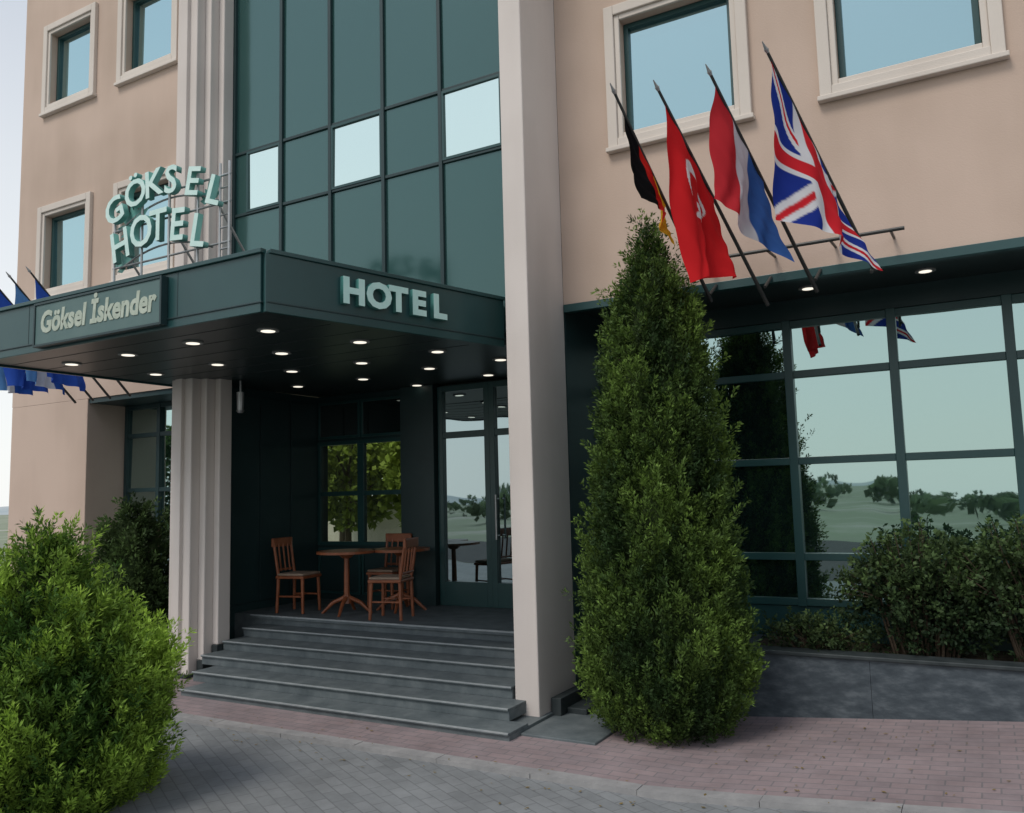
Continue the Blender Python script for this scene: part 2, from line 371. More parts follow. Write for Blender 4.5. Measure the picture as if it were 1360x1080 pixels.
# canopy
CZ0, CZ1 = 3.45, 3.89
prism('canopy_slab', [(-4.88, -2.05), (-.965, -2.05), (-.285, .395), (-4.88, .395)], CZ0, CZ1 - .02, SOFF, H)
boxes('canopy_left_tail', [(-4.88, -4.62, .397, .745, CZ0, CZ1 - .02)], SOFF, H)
def strip(name, p, q, z0, z1, t, mat, off=0.0, bev=.004):
    """upright fascia strip along p->q with outward thickness t"""
    p, q = Vector((p[0], p[1], 0)), Vector((q[0], q[1], 0)); d = (q - p).normalized(); nrm = Vector((d.y, -d.x, 0))
    a, b = p + nrm * off, q + nrm * off; c, e = q + nrm * (off + t), p + nrm * (off + t)
    return prism(name, [(e.x, e.y), (c.x, c.y), (b.x, b.y), (a.x, a.y)], z0, z1, mat, H, bev)
strip('canopy_fascia_front', (-4.9, -2.055), (-.955, -2.055), CZ0 - .02, CZ1, .035, TEAL)
strip('canopy_fascia_side', (-.945, -2.07), (-.265, .39), CZ0 - .02, CZ1, .035, TEAL)
strip('canopy_cap_front', (-4.9, -2.055), (-.93, -2.055), CZ1, CZ1 + .035, .06, TEAL)
strip('canopy_cap_side', (-.945, -2.04), (-.265, .39), CZ1, CZ1 + .034, .06, TEAL)
strip('canopy_bead_front', (-4.9, -2.055), (-.94, -2.055), CZ0 + .05, CZ0 + .065, .045, TEALD)
strip('canopy_bead_side', (-.945, -2.06), (-.265, .39), CZ0 + .05, CZ0 + .065, .045, TEALD)
for i, x in enumerate((-1.9, -3.98)):
    strip('canopy_joint_%d' % i, (x, -2.055), (x + .008, -2.055), CZ0 + .07, CZ1 - .003, .037, TEALD, 0, 0)
boxes('canopy_fascia_left', [(-4.935, -4.9, -2.06, .74, CZ0 - .02, CZ1)], TEAL, H, .004)
for i in range(6):
    boxes('soffit_joint_%d' % i, [(-4.85, -1.0 + .1 * i, -1.75 + .38 * i, -1.742 + .38 * i, CZ0 - .003, CZ0 + .001)], DSTONE, H)
lights = [(-1.48, -1.50), (-2.42, -1.5), (-3.39, -1.46), (-4.3, -1.45), (-1.2, -.63), (-2.19, -.63), (-3.2, -.54), (-4.25, -.49), (-.93, .24), (-1.97, .32), (-2.95, .29), (-1.65, 1.12), (-2.77, 1.31), (-3.83, 1.3), (-.7, 1.1), (-2.61, 2.2), (-1.4, 2.0)]
for i, (x, y) in enumerate(lights):
    zc = CZ0 if y < .4 else 3.455
    disc('downlight_ring_%d' % i, x, y, zc - .001, .092, RING, H, h=.012)
    disc('downlight_glass_%d' % i, x, y, zc - .012, .060, LAMP, H, h=.004)
for i, (x, y) in enumerate([(1.25, 1.4), (2.44, 1.45), (3.43, 1.4), (4.5, 1.4)]):
    disc('recess_downlight_ring_%d' % i, x, y, 3.851, .085, RING, H, h=.012)
    disc('recess_downlight_glass_%d' % i, x, y, 3.840, .052, LAMP, H, h=.004)

# ---------------------------------------------------------------- lettering
def text_mesh(txt, size, extrude, mat, name, parent, mtx, bold=0.0, xs=1.0, shear=0.0, back=None):
    cu = bpy.data.curves.new(name, 'FONT'); cu.body = txt; cu.size = size; cu.extrude = extrude; cu.offset = bold
    cu.resolution_u = 3; cu.shear = shear
    tmp = bpy.data.objects.new(name + '_t', cu); COL.objects.link(tmp)
    dg = bpy.context.evaluated_depsgraph_get(); dg.update()
    me = bpy.data.meshes.new_from_object(tmp.evaluated_get(dg))
    bpy.data.objects.remove(tmp)
    me.materials.clear(); me.materials.append(mat)
    if back:
        me.materials.append(back)
        for p in me.polygons: p.material_index = 0 if p.normal.z > .9 else 1
    me.transform(Matrix.Diagonal((xs, 1, 1, 1)))
    me.transform(mtx)
    ob = bpy.data.objects.new(name, me); COL.objects.link(ob); ob.parent = parent
    return ob
UP = Matrix.Rotation(math.radians(90), 4, 'X')
hs = empty('hotel_letter_sign')
d = Vector((.69, 2.46, 0)).normalized(); ang = math.atan2(d.y, d.x)
n = Vector((d.y, -d.x, 0))
p0 = Vector((-.95, -2.07, 0)) + d * .66 + n * .06
for i, ch in enumerate('HOTEL'):
    p = p0 + d * (i * .238)
    text_mesh(ch, .29, .025, AQUA, 'letter_' + ch, hs, Matrix.Translation((p.x, p.y, 3.60)) @ Matrix.Rotation(ang, 4, 'Z') @ UP, .014, xs=1.08, back=AQUAD)
bs = empty('restaurant_name_board')
boxes('board', [(-3.77, -2.03, -2.15, -2.095, 3.475, 3.845)], BOARD, bs, .006)
boxes('board_rim', frame_boxes(-3.79, -2.01, 3.455, 3.865, .022, -2.16, -2.093), TEALD, bs, .003)
text_mesh('Göksel İskender', .27, .003, CREAM, 'board_text', bs, Matrix.Translation((-3.69, -2.153, 3.585)) @ UP, .010, xs=.87, shear=.12)
rs = empty('roof_letter_sign')
YS = -1.4
def arc_word(word, cxx, half, zbase, rise, size, xs_, key, rot):
    nL = len(word)
    for i, ch in enumerate(word):
        a = (i - (nL - 1) / 2) / ((nL - 1) / 2)
        x = cxx + a * half; z = zbase + rise * (1 - a * a)
        text_mesh(ch, size, .030, MINT, '%s_letter_%d' % (key, i), rs, Matrix.Translation((x - .12, YS - .045, z)) @ Matrix.Rotation(a * rot, 4, 'Y') @ UP, .006, xs=xs_, back=MINTD)
arc_word('HOTEL', -2.98, .56, 4.38, .13, .44, .96, 'lower', .20)
arc_word('GÖKSEL', -2.92, .70, 4.76, .20, .38, 1.08, 'upper', .34)
sc = []
for x in (-3.72, -3.3, -2.9, -2.5, -2.2, -2.08):
    sc.append(((x, YS, 3.86), (x, YS, 5.12 if -3.5 < x else 4.85), .012))
for z in (4.36, 4.74, 5.0): sc.append(((-3.74, YS + .002, z), (-2.06, YS + .002, z), .011))
for x in (-3.72, -2.9, -2.2): sc.append(((x, YS, 4.7), (x, YS + .7, 3.87), .012))
for z in (4.0, 4.15, 4.3, 4.5, 4.62, 4.88): sc.append(((-2.2, YS, z), (-2.08, YS, z), .008))
for (hh, zb_, rs_, cc_) in ((.78, 4.74, .21, -2.92), (.66, 4.36, .14, -2.98)):
    pr = None
    for i in range(17):
        a = -1 + i / 8; q = (cc_ + a * hh, YS + .02, zb_ + rs_ * (1 - a * a) - .01)
        if pr: sc.append((pr, q, .010))
        pr = q
tubes('scaffold', sc, STEEL, rs)
ev, ef = [], []
for (cx_, cz_, L0, nk, a0, da) in ((-3.45, 4.76, .24, 9, 200, -24), (-2.35, 4.80, .16, 7, 170, -24), (-3.55, 4.36, .17, 7, 190, -22)):
    for k in range(nk):
        a = math.radians(a0 + k * da); o = len(ev); L_ = L0 + .05 * (k % 2)
        dxx, dzz = math.cos(a), math.sin(a)
        for (tt, ww) in ((.15, 0), (.55, .035), (1, 0), (.55, -.035)):
            ev.append((cx_ + dxx * L_ * tt - dzz * ww, YS + .03 - .003 * k, cz_ + dzz * L_ * tt + dxx * ww))
        ef.append((o, o + 1, o + 2, o + 3))
mesh_obj('leaf_emblem', ev, ef, MINTD, rs)

# ---------------------------------------------------------------- flags
def ger(u, v): return (.008, .008, .009) if v < .34 else ((.55, .02, .015) if v < .67 else (.75, .42, .03))
def tur(u, v):
    x, y = u * 1.5, v
    if (x - .45) ** 2 + (y - .5) ** 2 < .25 ** 2 and (x - .52) ** 2 + (y - .5) ** 2 > .205 ** 2: return (.8, .8, .8)
    dx_, dy_ = x - .76, y - .5; r_ = math.hypot(dx_, dy_)
    if r_ < .14:
        a = (math.atan2(dy_, dx_) % (2 * math.pi / 5)); a = min(a, 2 * math.pi / 5 - a)
        if r_ < .14 - .13 * a: return (.8, .8, .8)
    return (.62, .018, .022)
def dut(u, v): return (.52, .03, .04) if v < .34 else ((.62, .62, .66) if v < .67 else (.04, .12, .38))
def uk(u, v):
    x, y = (u - .5) * 2, (v - .5)
    R, W, B = (.58, .02, .03), (.68, .68, .70), (.015, .035, .25)
    if abs(x) < .11 or abs(y) < .11: return R
    if abs(x) < .19 or abs(y) < .19: return W
    dd = min(abs(y - x * .5), abs(y + x * .5)) / 1.118
    if dd < .025: return R
    if dd < .075: return W
    return B
def eu(u, v):
    x, y = (u - .5) * 1.5, v - .5
    a = math.atan2(y, x); k = round(a / (math.pi / 6)) * math.pi / 6
    if math.hypot(x - .33 * math.cos(k), y - .33 * math.sin(k)) < .05: return (.75, .6, .05)
    return (.03, .09, .42)
def orw(u, v): return (.10, .25, .50) if v < .34 else ((.65, .68, .72) if v < .67 else (.02, .08, .35))
def flag(name, tip, base, s0, s1, off0, off1, colf, folds=3.0, amp=.05, seed=0):
    e = empty(name)
    tip, base = Vector(tip), Vector(base)
    dv = (base - tip).normalized()
    tubes('pole', [(tip, base, .011, .017)], POLE, e, 8)
    tubes('finial', [(tip - dv * .06, tip, .003, .013), (tip, tip + dv * .03, .018, .012)], STEEL, e, 8)
    NU, NV = 130, 90
    V = []; C = []
    wd = Vector(off0).normalized()
    nr = dv.cross(wd).normalized()
    for j in range(NV + 1):
        v = j / NV
        h = tip.lerp(base, s0 + (s1 - s0) * v)
        off = Vector(off0).lerp(Vector(off1), v)
        for i in range(NU + 1):
            u = i / NU
            sag = math.sin(u * math.pi) * .05
            ph = v * folds * 2 * math.pi + seed + u * 1.5
            w = amp * (.25 + u) * (math.sin(ph) + .35 * math.sin(ph * 2.3 + 1 + u * 3)) * min(1, u * 5)
            w += .008 * math.sin(v * 31 + u * 9 + seed * 3) * u + .006 * math.sin(v * 17 - u * 21)
            p = h + off * u + nr * w + dv * (.030 * math.sin(u * 8 + v * 4 + seed) * u) + Vector((-.3, 0, -1)) * sag * (.4 + .4 * math.sin(v * 7 + seed))
            V.append(p); c = colf(u, v); C.append((*c, 1))
    F = [(j * (NU + 1) + i, j * (NU + 1) + i + 1, (j + 1) * (NU + 1) + i + 1, (j + 1) * (NU + 1) + i) for j in range(NV) for i in range(NU)]
    ob = mesh_obj('cloth', V, F, CLOTH, e, True)
    at = ob.data.attributes.new('Col', 'FLOAT_COLOR', 'POINT'); at.data.foreach_set('color', np.array(C, dtype=np.float32).ravel())
    return e
flag('german_flag', (1.47, -.8, 5.09), (1.76, .6, 3.65), .08, .50, (.06, .30, -.60), (.06, .05, -.36), ger, 1.2, .045, .4)
flag('turkish_flag', (1.82, -.8, 5.02), (2.245, .6, 3.55), .06, .47, (.09, .15, -1.38), (.10, .0, -.68), tur, 1.5, .055, 1.2)
flag('dutch_flag', (2.22, -.8, 5.03), (2.65, .6, 3.61), .05, .46, (-.10, .10, -.84), (.13, .0, -.66), dut, 1.2, .055, 2.0)
flag('british_flag', (2.63, -.8, 5.08), (3.10, .6, 3.72), .04, .60, (.03, .05, -1.12), (.30, .0, -.70), uk, 1.3, .06, .2)
fb = empty('flag_bracket_rail')
tubes('rail', [((1.62, .42, 3.98), (3.35, .42, 3.98), .016)] + [((x, .42, 3.98), (x, .74, 4.0), .012) for x in (1.75, 2.3, 2.8, 3.25)], POLE, fb)
tubes('sockets', [((x, .55, 3.70), (x + .02, .74, 3.83), .014) for x in (1.76, 2.24, 2.65, 3.08)], POLE, fb)
for i, (bx, cf_) in enumerate([(-7.4, orw), (-7.0, eu), (-6.62, orw), (-6.2, eu)]):
    flag(['dutch_flag', 'european_flag', 'dutch_flag', 'european_flag'][i], (bx + .05, -.85, 4.85), (bx, .6, 3.45), .05, .5, (.10, .12, -1.25), (.12, 0, -.7), cf_, 1.6, .05, i)

# ---------------------------------------------------------------- furniture
def chair(x, y, rot):
    e = empty('wooden_chair')
    legs = [((sx * .19, sy * .18, 0), (sx * .175, sy * .165, .44), .018, .022) for sx in (-1, 1) for sy in (-1, 1)]
    legs += [((-.175, s * .165, .44), (-.25, s * .175, .90), .02, .016) for s in (-1, 1)]
    legs += [((-.18, s * .17, .2), (.18, s * .17, .2), .011) for s in (-1, 1)] + [((0, -.17, .2), (0, .17, .2), .011)]
    legs += [((-.19, s, .5), (-.235, s, .84), .011) for s in (-.09, 0, .09)]
    legs += [((-.20, -.17, .52), (-.20, .17, .52), .014)]
    tubes('legs_and_spindles', legs, WOOD, e, 8)
    boxes('top_rail', [(-.265, -.228, -.20, .20, .80, .91)], WOOD, e, .012)
    boxes('seat_frame', [(-.2, .21, -.2, .2, .415, .45)], WOOD, e, .01)
    boxes('seat_pad', [(-.18, .20, -.19, .19, .451, .48)], CUSH, e, .014)
    e.location = (x, y, ZF); e.rotation_euler = (0, 0, rot); return e
def table(x, y):
    e = empty('cafe_table')
    tubes('top', [((0, 0, .72), (0, 0, .75), .36)], WOOD, e, 32)
    sg = [((0, 0, .12), (0, 0, .72), .035, .03), ((0, 0, .66), (0, 0, .72), .05, .12), ((0, 0, .12), (0, 0, .22), .06, .045)]
    for k in range(4):
        a = k * math.pi / 2 + .4; c, s = math.cos(a), math.sin(a)
        sg += [((0, 0, .20), (c * .17, s * .17, .13), .028, .024), ((c * .17, s * .17, .13), (c * .31, s * .31, .0), .024, .016)]
    tubes('pedestal', sg, WOOD, e, 10)
    e.location = (x, y, ZF); return e
chair(-3.80, 1.28, .15); chair(-2.30, 1.22, math.pi + .25); chair(-2.95, 2.0, -1.5)
table(-3.08, 1.35); table(-2.6, 1.80)

# ---------------------------------------------------------------- foliage
def foliage_mesh(name, C, D, L, R, colr, per, leaf, wid, mat, parent, spread=.8, jit=.35):
    C = np.asarray(C); D = np.asarray(D); T = len(C)
    D = D / np.linalg.norm(D, axis=1, keepdims=True)
    idx = np.repeat(np.arange(T), per); N = len(idx)
    t = rng.random(N) ** .8
    rv = rng.normal(size=(N, 3)); d = D[idx]
    rv -= (rv * d).sum(1, keepdims=True) * d; rv /= np.linalg.norm(rv, axis=1, keepdims=True)
    rr = np.sqrt(rng.random(N))
    pos = C[idx] + d * (L[idx] * t)[:, None] + rv * (R[idx] * rr * (1.05 - t * .85))[:, None]
    o = d + rv * spread + rng.normal(size=(N, 3)) * jit; o /= np.linalg.norm(o, axis=1, keepdims=True)
    s = np.cross(o, rng.normal(size=(N, 3))); s /= np.linalg.norm(s, axis=1, keepdims=True)
    ll = leaf * (.6 + .8 * rng.random(N)); ww = wid * (.6 + .8 * rng.random(N))
    V = np.empty((N, 4, 3))
    V[:, 0] = pos; V[:, 1] = pos + o * (ll * .45)[:, None] + s * ww[:, None]
    V[:, 2] = pos + o * ll[:, None]; V[:, 3] = pos + o * (ll * .45)[:, None] - s * ww[:, None]
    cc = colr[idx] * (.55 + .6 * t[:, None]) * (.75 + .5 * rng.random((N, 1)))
    cc = np.clip(cc, 0, 1)
    col = np.ones((N, 4, 4), dtype=np.float32); col[:, :, :3] = cc[:, None, :]
    me = bpy.data.meshes.new(name)
    me.vertices.add(N * 4); me.vertices.foreach_set('co', V.astype(np.float32).ravel())
    me.loops.add(N * 4); me.loops.foreach_set('vertex_index', np.arange(N * 4, dtype=np.int32))
    me.polygons.add(N); me.polygons.foreach_set('loop_start', np.arange(0, N * 4, 4, dtype=np.int32))
    try: me.polygons.foreach_set('loop_total', np.full(N, 4, dtype=np.int32))
    except Exception: pass
    me.update(calc_edges=True)
    at = me.attributes.new('Col', 'FLOAT_COLOR', 'POINT'); at.data.foreach_set('color', col.ravel())
    me.materials.append(mat)
    ob = bpy.data.objects.new(name, me); COL.objects.link(ob); ob.parent = parent
    return ob

def lumps(ang, z, k, seed):
    return (np.sin(ang * 3 + z * 2.1 + seed) + .8 * np.sin(ang * 5 - z * 3.7 + seed * 2) + .7 * np.sin(z * 7 + ang * 2 + seed * 3) + .5 * np.sin(z * 13 - ang * 4 + seed)) * k

def shrub(name, x, y, z0, prof, T, per, leaf, wid, c_hi, c_lo, upw=.85, outw=.55, L=.2, R=.07, seed=1., lump=.03, xs=1., ys=1., stray=0):
    e = empty(name)
    zs = np.array([p[0] for p in prof]); rs_ = np.array([p[1] for p in prof])
    zc = np.linspace(zs[0], zs[-1], 400); w = np.interp(zc, zs, rs_) + .05; w /= w.sum()
    z = rng.choice(zc, size=T, p=w) + rng.normal(size=T) * .02
    ang = rng.random(T) * 2 * np.pi
    lm = lumps(ang, z, lump, seed)
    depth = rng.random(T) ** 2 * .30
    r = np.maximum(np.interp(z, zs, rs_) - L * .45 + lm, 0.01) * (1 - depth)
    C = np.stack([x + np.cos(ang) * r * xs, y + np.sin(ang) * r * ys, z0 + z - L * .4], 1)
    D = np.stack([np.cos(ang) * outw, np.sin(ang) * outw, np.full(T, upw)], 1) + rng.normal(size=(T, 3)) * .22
    k = np.clip(.5 + lm / (lump * 3.5) + rng.normal(size=T) * .22 - depth * 1.6, 0, 1)[:, None]  # sunlit tone on lumps, shaded tone in hollows, painted into leaf colour
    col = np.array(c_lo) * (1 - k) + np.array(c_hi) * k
    Ls = L * (.6 + .8 * rng.random(T)); Rs = R * (.7 + .6 * rng.random(T))
    if stray:
        pick = rng.choice(T, stray, replace=False); Ls[pick] *= 1.6; Rs[pick] *= .7
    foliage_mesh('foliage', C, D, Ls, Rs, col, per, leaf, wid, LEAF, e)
    top = zs[-1]
    sg = [((x, y, z0 - .05), (x, y, z0 + top * .8), .06, .015)]
    for i in range(26):
        a = random.random() * 6.28; zz_ = random.uniform(.05, .75) * top
        rr = float(np.interp(zz_ + .15, zs, rs_)) * .75
        sg.append(((x, y, z0 + zz_), (x + math.cos(a) * rr * xs, y + math.sin(a) * rr * ys, z0 + zz_ + .22), .018, .005))
    tubes('trunk_and_limbs', sg, BARK, e, 6)
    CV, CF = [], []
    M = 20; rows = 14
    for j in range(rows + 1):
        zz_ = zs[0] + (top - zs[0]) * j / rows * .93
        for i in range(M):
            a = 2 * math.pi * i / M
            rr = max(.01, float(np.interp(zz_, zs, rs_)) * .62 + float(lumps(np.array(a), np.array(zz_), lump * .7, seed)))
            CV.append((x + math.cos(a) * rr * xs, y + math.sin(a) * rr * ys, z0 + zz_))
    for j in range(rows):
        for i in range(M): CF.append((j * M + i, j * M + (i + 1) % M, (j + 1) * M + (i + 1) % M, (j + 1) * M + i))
    mesh_obj('dark_core', CV, CF, INNER, e)  # dark core added to block see-through between the leaves
    return e

conprof = [(0.02, .50), (.15, .62), (.33, .69), (.76, .72), (1.22, .67), (1.80, .61), (2.27, .57), (2.7, .52), (3.25, .42), (3.6, .33), (3.87, .22), (4.1, .10), (4.25, .03)]
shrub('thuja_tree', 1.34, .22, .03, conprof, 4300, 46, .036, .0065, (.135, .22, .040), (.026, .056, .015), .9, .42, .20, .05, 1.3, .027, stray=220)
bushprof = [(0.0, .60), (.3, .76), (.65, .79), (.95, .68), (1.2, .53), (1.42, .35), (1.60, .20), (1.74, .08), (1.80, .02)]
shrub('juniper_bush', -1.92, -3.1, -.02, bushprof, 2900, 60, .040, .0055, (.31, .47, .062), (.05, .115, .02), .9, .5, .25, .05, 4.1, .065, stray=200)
shrub('boxwood_shrub', -5.25, .05, .02, [(0, .35), (.4, .5), (1.1, .5), (1.6, .38), (1.95, .1)], 700, 40, .05, .011, (.09, .15, .045), (.02, .04, .012), .7, .6, .2, .08, 2.2, .05)

def loose_bush(name, cx_, cy_, z0, hx, hy, hz, T, per, leaf, wid, hi, lo, mat=LEAF):
    e = empty(name)
    p = rng.normal(size=(T, 3)); p /= np.linalg.norm(p, axis=1, keepdims=True); rad = rng.random(T) ** .45
    p *= rad[:, None]
    lm = .20 * np.sin(p[:, 0] * 7 + 1 + cx_ * 3) * np.cos(p[:, 1] * 5) + .14 * np.sin(p[:, 0] * 15 + cx_)
    C = np.stack([cx_ + p[:, 0] * hx, cy_ + p[:, 1] * hy, z0 + hz * .5 * (1 + p[:, 2] * (1 + lm))], 1)
    D = p + np.array([0, 0, .5]) + rng.normal(size=(T, 3)) * .4
    k = np.clip(.25 + .45 * p[:, 2] + .35 * rad - .2 + rng.normal(size=T) * .2, 0, 1)[:, None]
    col = np.array(lo) * (1 - k) + np.array(hi) * k
    foliage_mesh('foliage', C, D, np.full(T, .14) * (.6 + rng.random(T)), np.full(T, .07), col, per, leaf, wid, mat, e, 1.1, .6)
    sg = []; tips = []
    for i in range(44):
        a = random.uniform(-1, 1); b = random.uniform(-.6, .6)
        m_ = (cx_ + a * hx * .6, cy_ + b * hy * .6, z0 + hz * .5)
        q_ = (cx_ + a * hx * 1.02, cy_ + b * hy, z0 + hz * (random.uniform(.85, 1.22) - .35 * a * a))
        sg += [((cx_ + a * hx * .4, cy_ + b * hy * .3, z0 - .05), m_, .01, .007), (m_, q_, .007, .003)]; tips.append(q_)
    tubes('stems', sg, BARK, e, 5)
    tp = np.array(tips)
    foliage_mesh('shoot_leaves', tp - np.array([0, 0, .12]), np.tile(np.array([[0, 0, 1.]]), (len(tips), 1)), np.full(len(tips), .14), np.full(len(tips), .05), np.tile(np.array([hi]), (len(tips), 1)), 14, leaf, wid, mat, e, 1.2, .5)
    return e
RH, RL = (.095, .155, .05), (.018, .038, .016)
loose_bush('rose_bush', 3.22, 1.35, .58, .60, .32, .90, 480, 24, .042, .013, RH, RL)
loose_bush('rose_bush', 4.15, 1.35, .58, .66, .34, .98, 540, 24, .042, .013, RH, RL)
loose_bush('rose_bush', 5.4, 1.35, .58, .6, .34, .9, 400, 24, .045, .014, RH, RL)
loose_bush('ground_cover_plant', 2.35, 1.25, .57, .40, .22, .20, 160, 18, .035, .010, (.09, .14, .045), (.02, .04, .015))

# ---------------------------------------------------------------- ground
XB = [-400, -60, -16, 1.8, 6.0, 16, 60, 400]
def gh(x): return 0.0 if x < 1.8 else .085 * (min(x, 6.0) - 1.8)
def sheet(name, x0, x1, ys_, dz, mat):
    xs_ = [x0] + [x for x in XB if x0 < x < x1] + [x1]
    V = [(x, y, gh(x) + dz) for x in xs_ for y in ys_]
    n_ = len(ys_)
    F = [(i * n_ + j, (i + 1) * n_ + j, (i + 1) * n_ + j + 1, i * n_ + j + 1) for i in range(len(xs_) - 1) for j in range(n_ - 1)]
    return mesh_obj(name, V, F, mat)
GRND = mat_noise('hazy_earth', (0.24, 0.25, 0.20), (0.40, 0.39, 0.34), .12, .95, c3=(0.22, 0.26, 0.17))  # ground painted pale as haze, softening the reflected horizon
DRIVE = mat_brick('grey_pavers', (.225, .24, .245), (.265, .28, .285), (.18, .19, .195), .20, .10, .005, .85, .5, .36, .35)
PAVE = mat_brick('pink_pavers', (.33, .26, .262), (.285, .235, .242), (.215, .195, .20), .20, .10, .006, .85, .0, .38, .35)
ASPH = mat_noise('asphalt', (0.04, 0.04, 0.042), (0.065, 0.065, 0.065), 3, .9, .4, 80)
KERB = mat_noise('kerb_concrete', (.24, .24, .24), (.34, .335, .33), 6, .85, .3, 50)
sheet('ground', -400, 400, [-400, -60, 60, 400], -.012, GRND)
sheet('driveway', -30, 30, [-11, -1.22], 0, DRIVE)
sheet('road', -200, 200, [-19, -11.2], -.006, ASPH)
sheet('pavement', -16, 30, [-1.10, 3.0], .03, PAVE)
V, F = [], []
x = -16.0
bp_ = []
while x < 30: bp_.append(x); x += .80
bp_.append(30)
for i in range(len(bp_) - 1):
    a, b = bp_[i] + .002, bp_[i + 1] - .002; j = random.uniform(-.003, .003); o = len(V)
    for xx in (a, b): V += [(xx, -1.22 + j, gh(xx) - .05), (xx, -1.22 + j, gh(xx) + .036 + j), (xx, -1.10, gh(xx) + .036 + j), (xx, -1.10, gh(xx) - .05)]
    F += [(o + k, o + k + 1, o + 5 + k, o + 4 + k) for k in range(3)] + [(o, o + 1, o + 2, o + 3), (o + 7, o + 6, o + 5, o + 4)]
mesh_obj('kerb', V, F, KERB)
PLST = mat_noise('planter_stone', (.035, .046, .056), (.115, .135, .15), 5.5, .5, .3, 30, c3=(.060, .076, .088), detail=14, stretch=(1, 1, 2.6))
pw = empty('planter_wall')
boxes('front_wall', [(1.62 + 1.2 * i, 2.818 + 1.2 * i, .90, 1.06, -.02, .575) for i in range(6)], PLST, pw, .002)
boxes('end_wall', [(1.62, 1.78, 1.061, 1.86, -.02, .574)], PLST, pw, .01)
boxes('coping', [(1.59, 8.9, .875, 1.085, .576, .61)], DSTONE, pw, .008)
boxes('soil_bed', [(1.781, 8.7, 1.062, 1.87, 0, .55)], SOIL, pw)
nl = 420
px_ = rng.uniform(-4, 6, nl); py_ = np.where(rng.random(nl) < .5, rng.normal(-1.3, .25, nl), rng.normal(.2, .5, nl))
lv, lfc = [], []
for i in range(nl):
    x, y = float(px_[i]), float(py_[i])
    if y > .85 or y < -3 or (-4.7 < x < .96 and y > -.62): continue
    z = gh(x) + (.036 if y > -1.1 else .042 if y > -1.23 else .006); a = random.random() * 6.28; s_ = random.uniform(.008, .022); o = len(lv)
    for q in range(4):
        aa = a + q * math.pi / 2; l_ = s_ * (1 if q % 2 == 0 else .45)
        lv.append((x + math.cos(aa) * l_, y + math.sin(aa) * l_, z + random.uniform(.001, .006)))
    lfc.append((o, o + 1, o + 2, o + 3))
mesh_obj('fallen_leaves', lv, lfc, mat_noise('dry_leaf', (.12, .09, .03), (.25, .18, .06), 2, .9))

# ---------------------------------------------------------------- surroundings (seen in reflections and through the porch windows)
hv, hf = [], []
NB = 180
for i in range(NB + 1):
    a = 2 * math.pi * i / NB
    for k, rr in enumerate((230, 320, 390)):
        z = -1 if k != 1 else 2.2 + 1.2 * math.sin(a * 5) + .7 * math.sin(a * 13 + 1) + .4 * math.sin(a * 37)
        hv.append((math.cos(a) * rr, math.sin(a) * rr, z))
for i in range(NB):
    for k in range(2): hf.append((i * 3 + k, (i + 1) * 3 + k, (i + 1) * 3 + k + 1, i * 3 + k + 1))
HILL = mat_noise('hazy_hill', (.34, .40, .41), (.43, .47, .47), .03, .95)  # aerial haze is painted into this pale hill colour
mesh_obj('distant_hills', hv, hf, HILL, None, True)
# low scrub and distant trees beyond the road, one mass
T = 1500
a = rng.uniform(math.pi * 1.02, math.pi * 1.98, T); rr = rng.uniform(38, 150, T)
clump = (np.sin(a * 23) + np.sin(a * 51 + 2) + np.sin(rr * .21)) > -.1
a, rr = a[clump], rr[clump]; T = len(a)
hgt = rng.uniform(.1, .9, T) + (rr > 110) * rng.uniform(0, 1.2, T)
C = np.stack([np.cos(a) * rr, np.sin(a) * rr - 4, hgt], 1)
colr = np.array([[.10, .14, .06]]) * rng.uniform(.6, 1.5, (T, 1)) + (rr / 150)[:, None] * np.array([[.08, .10, .10]])  # distance haze painted in: farther tufts get paler
foliage_mesh('distant_tree_line', C, np.tile(np.array([[0, 0, 1.]]), (T, 1)) + rng.normal(size=(T, 3)) * .2, np.full(T, .7), np.full(T, 1.3), colr, 26, .7, .3, LEAF, None, 1.2, .7)
def big_tree(x, y, h, r, hi=(.10, .17, .035), lo=(.025, .05, .014), T=420, ck=.58):
    e = empty('broadleaf_tree')
    p = rng.normal(size=(T, 3)); p /= np.linalg.norm(p, axis=1, keepdims=True); p *= (rng.random(T) ** .4)[:, None]
    C = np.stack([x + p[:, 0] * r, y + p[:, 1] * r, h * ck + p[:, 2] * h * (.98 - ck)], 1)
    k = np.clip(.5 + .4 * p[:, 2] + rng.normal(size=T) * .2, 0, 1)[:, None]
    col = np.array(lo) * (1 - k) + np.array(hi) * k
    foliage_mesh('crown', C, p + .1, np.full(T, .5), np.full(T, .45), col, 22, .24, .10, LEAF, e, 1.2, .7)
    sg = [((x, y, -.1), (x, y, h * .6), .13, .07)]
    for i in range(9):
        a = i * .7; sg.append(((x, y, h * (.35 + .03 * i)), (x + math.cos(a) * r * .7, y + math.sin(a) * r * .7, h * (.5 + .04 * i)), .06, .02))
    tubes('trunk_and_limbs', sg, BARK, e, 8)
for x, y, h, r in ((-34, -26, 6, 3.2), (-27, -24, 5, 2.8), (-41, -24, 7, 3.6), (26, -34, 4.5, 2.4)):
    big_tree(x, y, h, r)
for x, y, h, r in ((-15.2, 15.5, 4.8, 1.5), (-12.0, 16, 4.6, 1.4), (-18.5, 19, 5.2, 1.8)):
    big_tree(x, y, h, r, (.36, .44, .07), (.11, .15, .03), 190, .62)
gw = empty('garden_wall')
boxes('rendered_wall', [(-30, -7, 21.0, 21.25, 0, 1.75)], TRIM, gw, .01)
boxes('wall_coping', [(-30.1, -6.9, 20.93, 21.32, 1.751, 1.83)], KERB, gw, .01)
ul = empty('overhead_power_line')
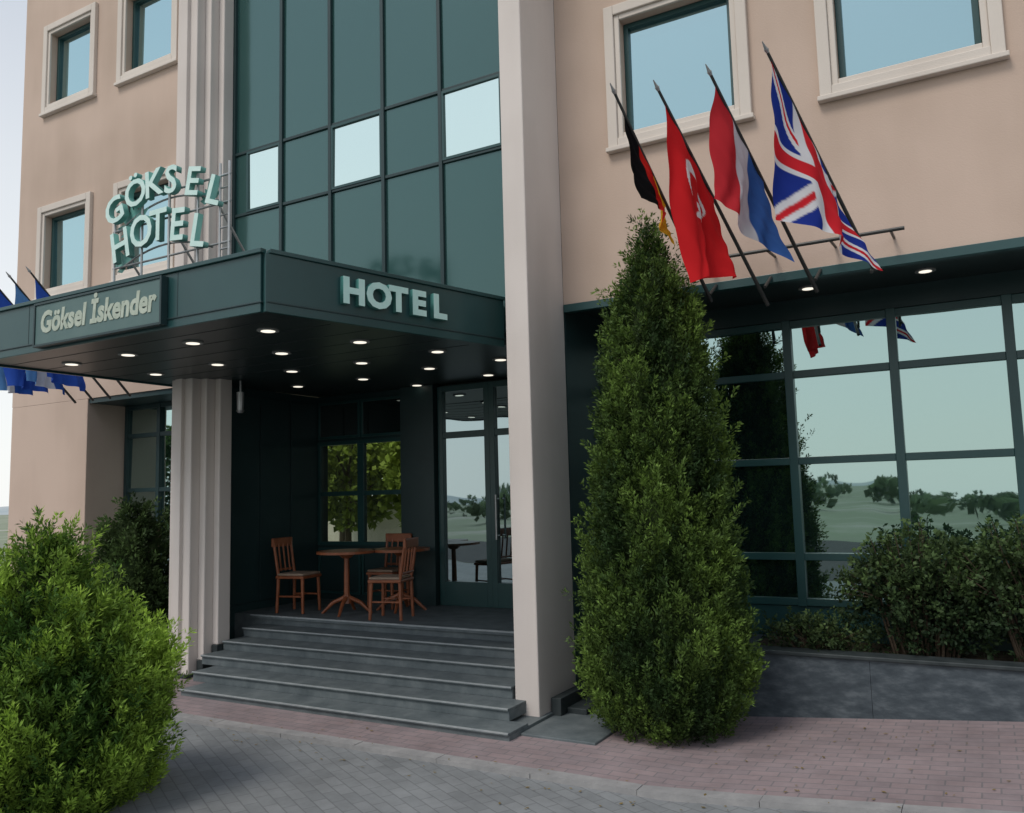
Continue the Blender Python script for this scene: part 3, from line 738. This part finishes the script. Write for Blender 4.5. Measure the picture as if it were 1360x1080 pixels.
tubes('posts', [((x, -15, -.1), (x, -15, 8.2), .14, .09) for x in (-24, 12, 44)] + [((x, -15.9, 7.7), (x, -14.1, 7.7), .05) for x in (-24, 12, 44)], BARK, ul)
ws = []
for yy in (-15.8, -15, -14.2):
    for a, b in ((-24, 12), (12, 44)):
        pr = None
        for i in range(13):
            t = i / 12; q = (a + (b - a) * t, yy, 7.8 - 1.1 * 4 * t * (1 - t))
            if pr: ws.append((pr, q, .014))
            pr = q
tubes('wires', ws, POLE, ul, 5)

# ---------------------------------------------------------------- light
S = Vector((-.20, -.60, .84)).normalized()
elev = math.asin(S.z); az = math.atan2(S.x, S.y)
wd_ = bpy.data.worlds.new('World'); scene.world = wd_; wd_.use_nodes = True
nt = wd_.node_tree; bg = nt.nodes['Background']
sky = nt.nodes.new('ShaderNodeTexSky'); sky.sky_type = 'NISHITA'; sky.sun_disc = False
sky.sun_elevation = elev; sky.sun_rotation = az; sky.air_density = 1.0; sky.dust_density = 1.0; sky.ozone_density = 1.2
# summer haze: the sky whitens towards the horizon
tc = nt.nodes.new('ShaderNodeTexCoord'); sx_ = nt.nodes.new('ShaderNodeSeparateXYZ'); rp = nt.nodes.new('ShaderNodeValToRGB')
rp.color_ramp.elements[0].position = 0.0; rp.color_ramp.elements[0].color = (.94, .94, .94, 1)
rp.color_ramp.elements[1].position = 0.78; rp.color_ramp.elements[1].color = (.24, .24, .24, 1)
em = rp.color_ramp.elements.new(.34); em.color = (.70, .70, .70, 1)
mxw = nt.nodes.new('ShaderNodeMix'); mxw.data_type = 'RGBA'; mxw.inputs[7].default_value = (7.15, 7.25, 7.15, 1)
nt.links.new(tc.outputs['Generated'], sx_.inputs[0]); nt.links.new(sx_.outputs['Z'], rp.inputs['Fac'])
nt.links.new(rp.outputs['Color'], mxw.inputs[0]); nt.links.new(sky.outputs[0], mxw.inputs[6])
nt.links.new(mxw.outputs[2], bg.inputs[0]); bg.inputs[1].default_value = .138
sl_ = bpy.data.lights.new('front_fill_sun', 'SUN'); sl_.energy = 1.7; sl_.angle = math.radians(22); sl_.color = (1, .94, .86)  # soft sun added in front for brightness; true sun is behind the hotel
so = bpy.data.objects.new('front_fill_sun', sl_); COL.objects.link(so); so.rotation_euler = S.to_track_quat('Z', 'Y').to_euler()

# ---------------------------------------------------------------- camera
yaw, pit, rol = math.radians(29.41), math.radians(6.01), math.radians(1.49)
s, c, sp, cp = math.sin(yaw), math.cos(yaw), math.sin(pit), math.cos(pit)
w = Vector((-s * cp, c * cp, sp)); r0 = Vector((c, s, 0)); u0 = Vector((s * sp, -c * sp, cp))
r = r0 * math.cos(rol) - u0 * math.sin(rol); u = u0 * math.cos(rol) + r0 * math.sin(rol)
cam = bpy.data.cameras.new('camera'); co = bpy.data.objects.new('camera', cam); COL.objects.link(co)
M = Matrix((r, u, -w)).transposed().to_4x4(); M.translation = Vector((3.756, -6.582, 2.0)); co.matrix_world = M
cam.sensor_width = 36; cam.lens = 1106 / 1360 * 36; cam.clip_end = 2000; cam.clip_start = .05
scene.camera = co
scene.view_settings.view_transform = 'Standard'; scene.view_settings.look = 'None'; scene.view_settings.exposure = 0
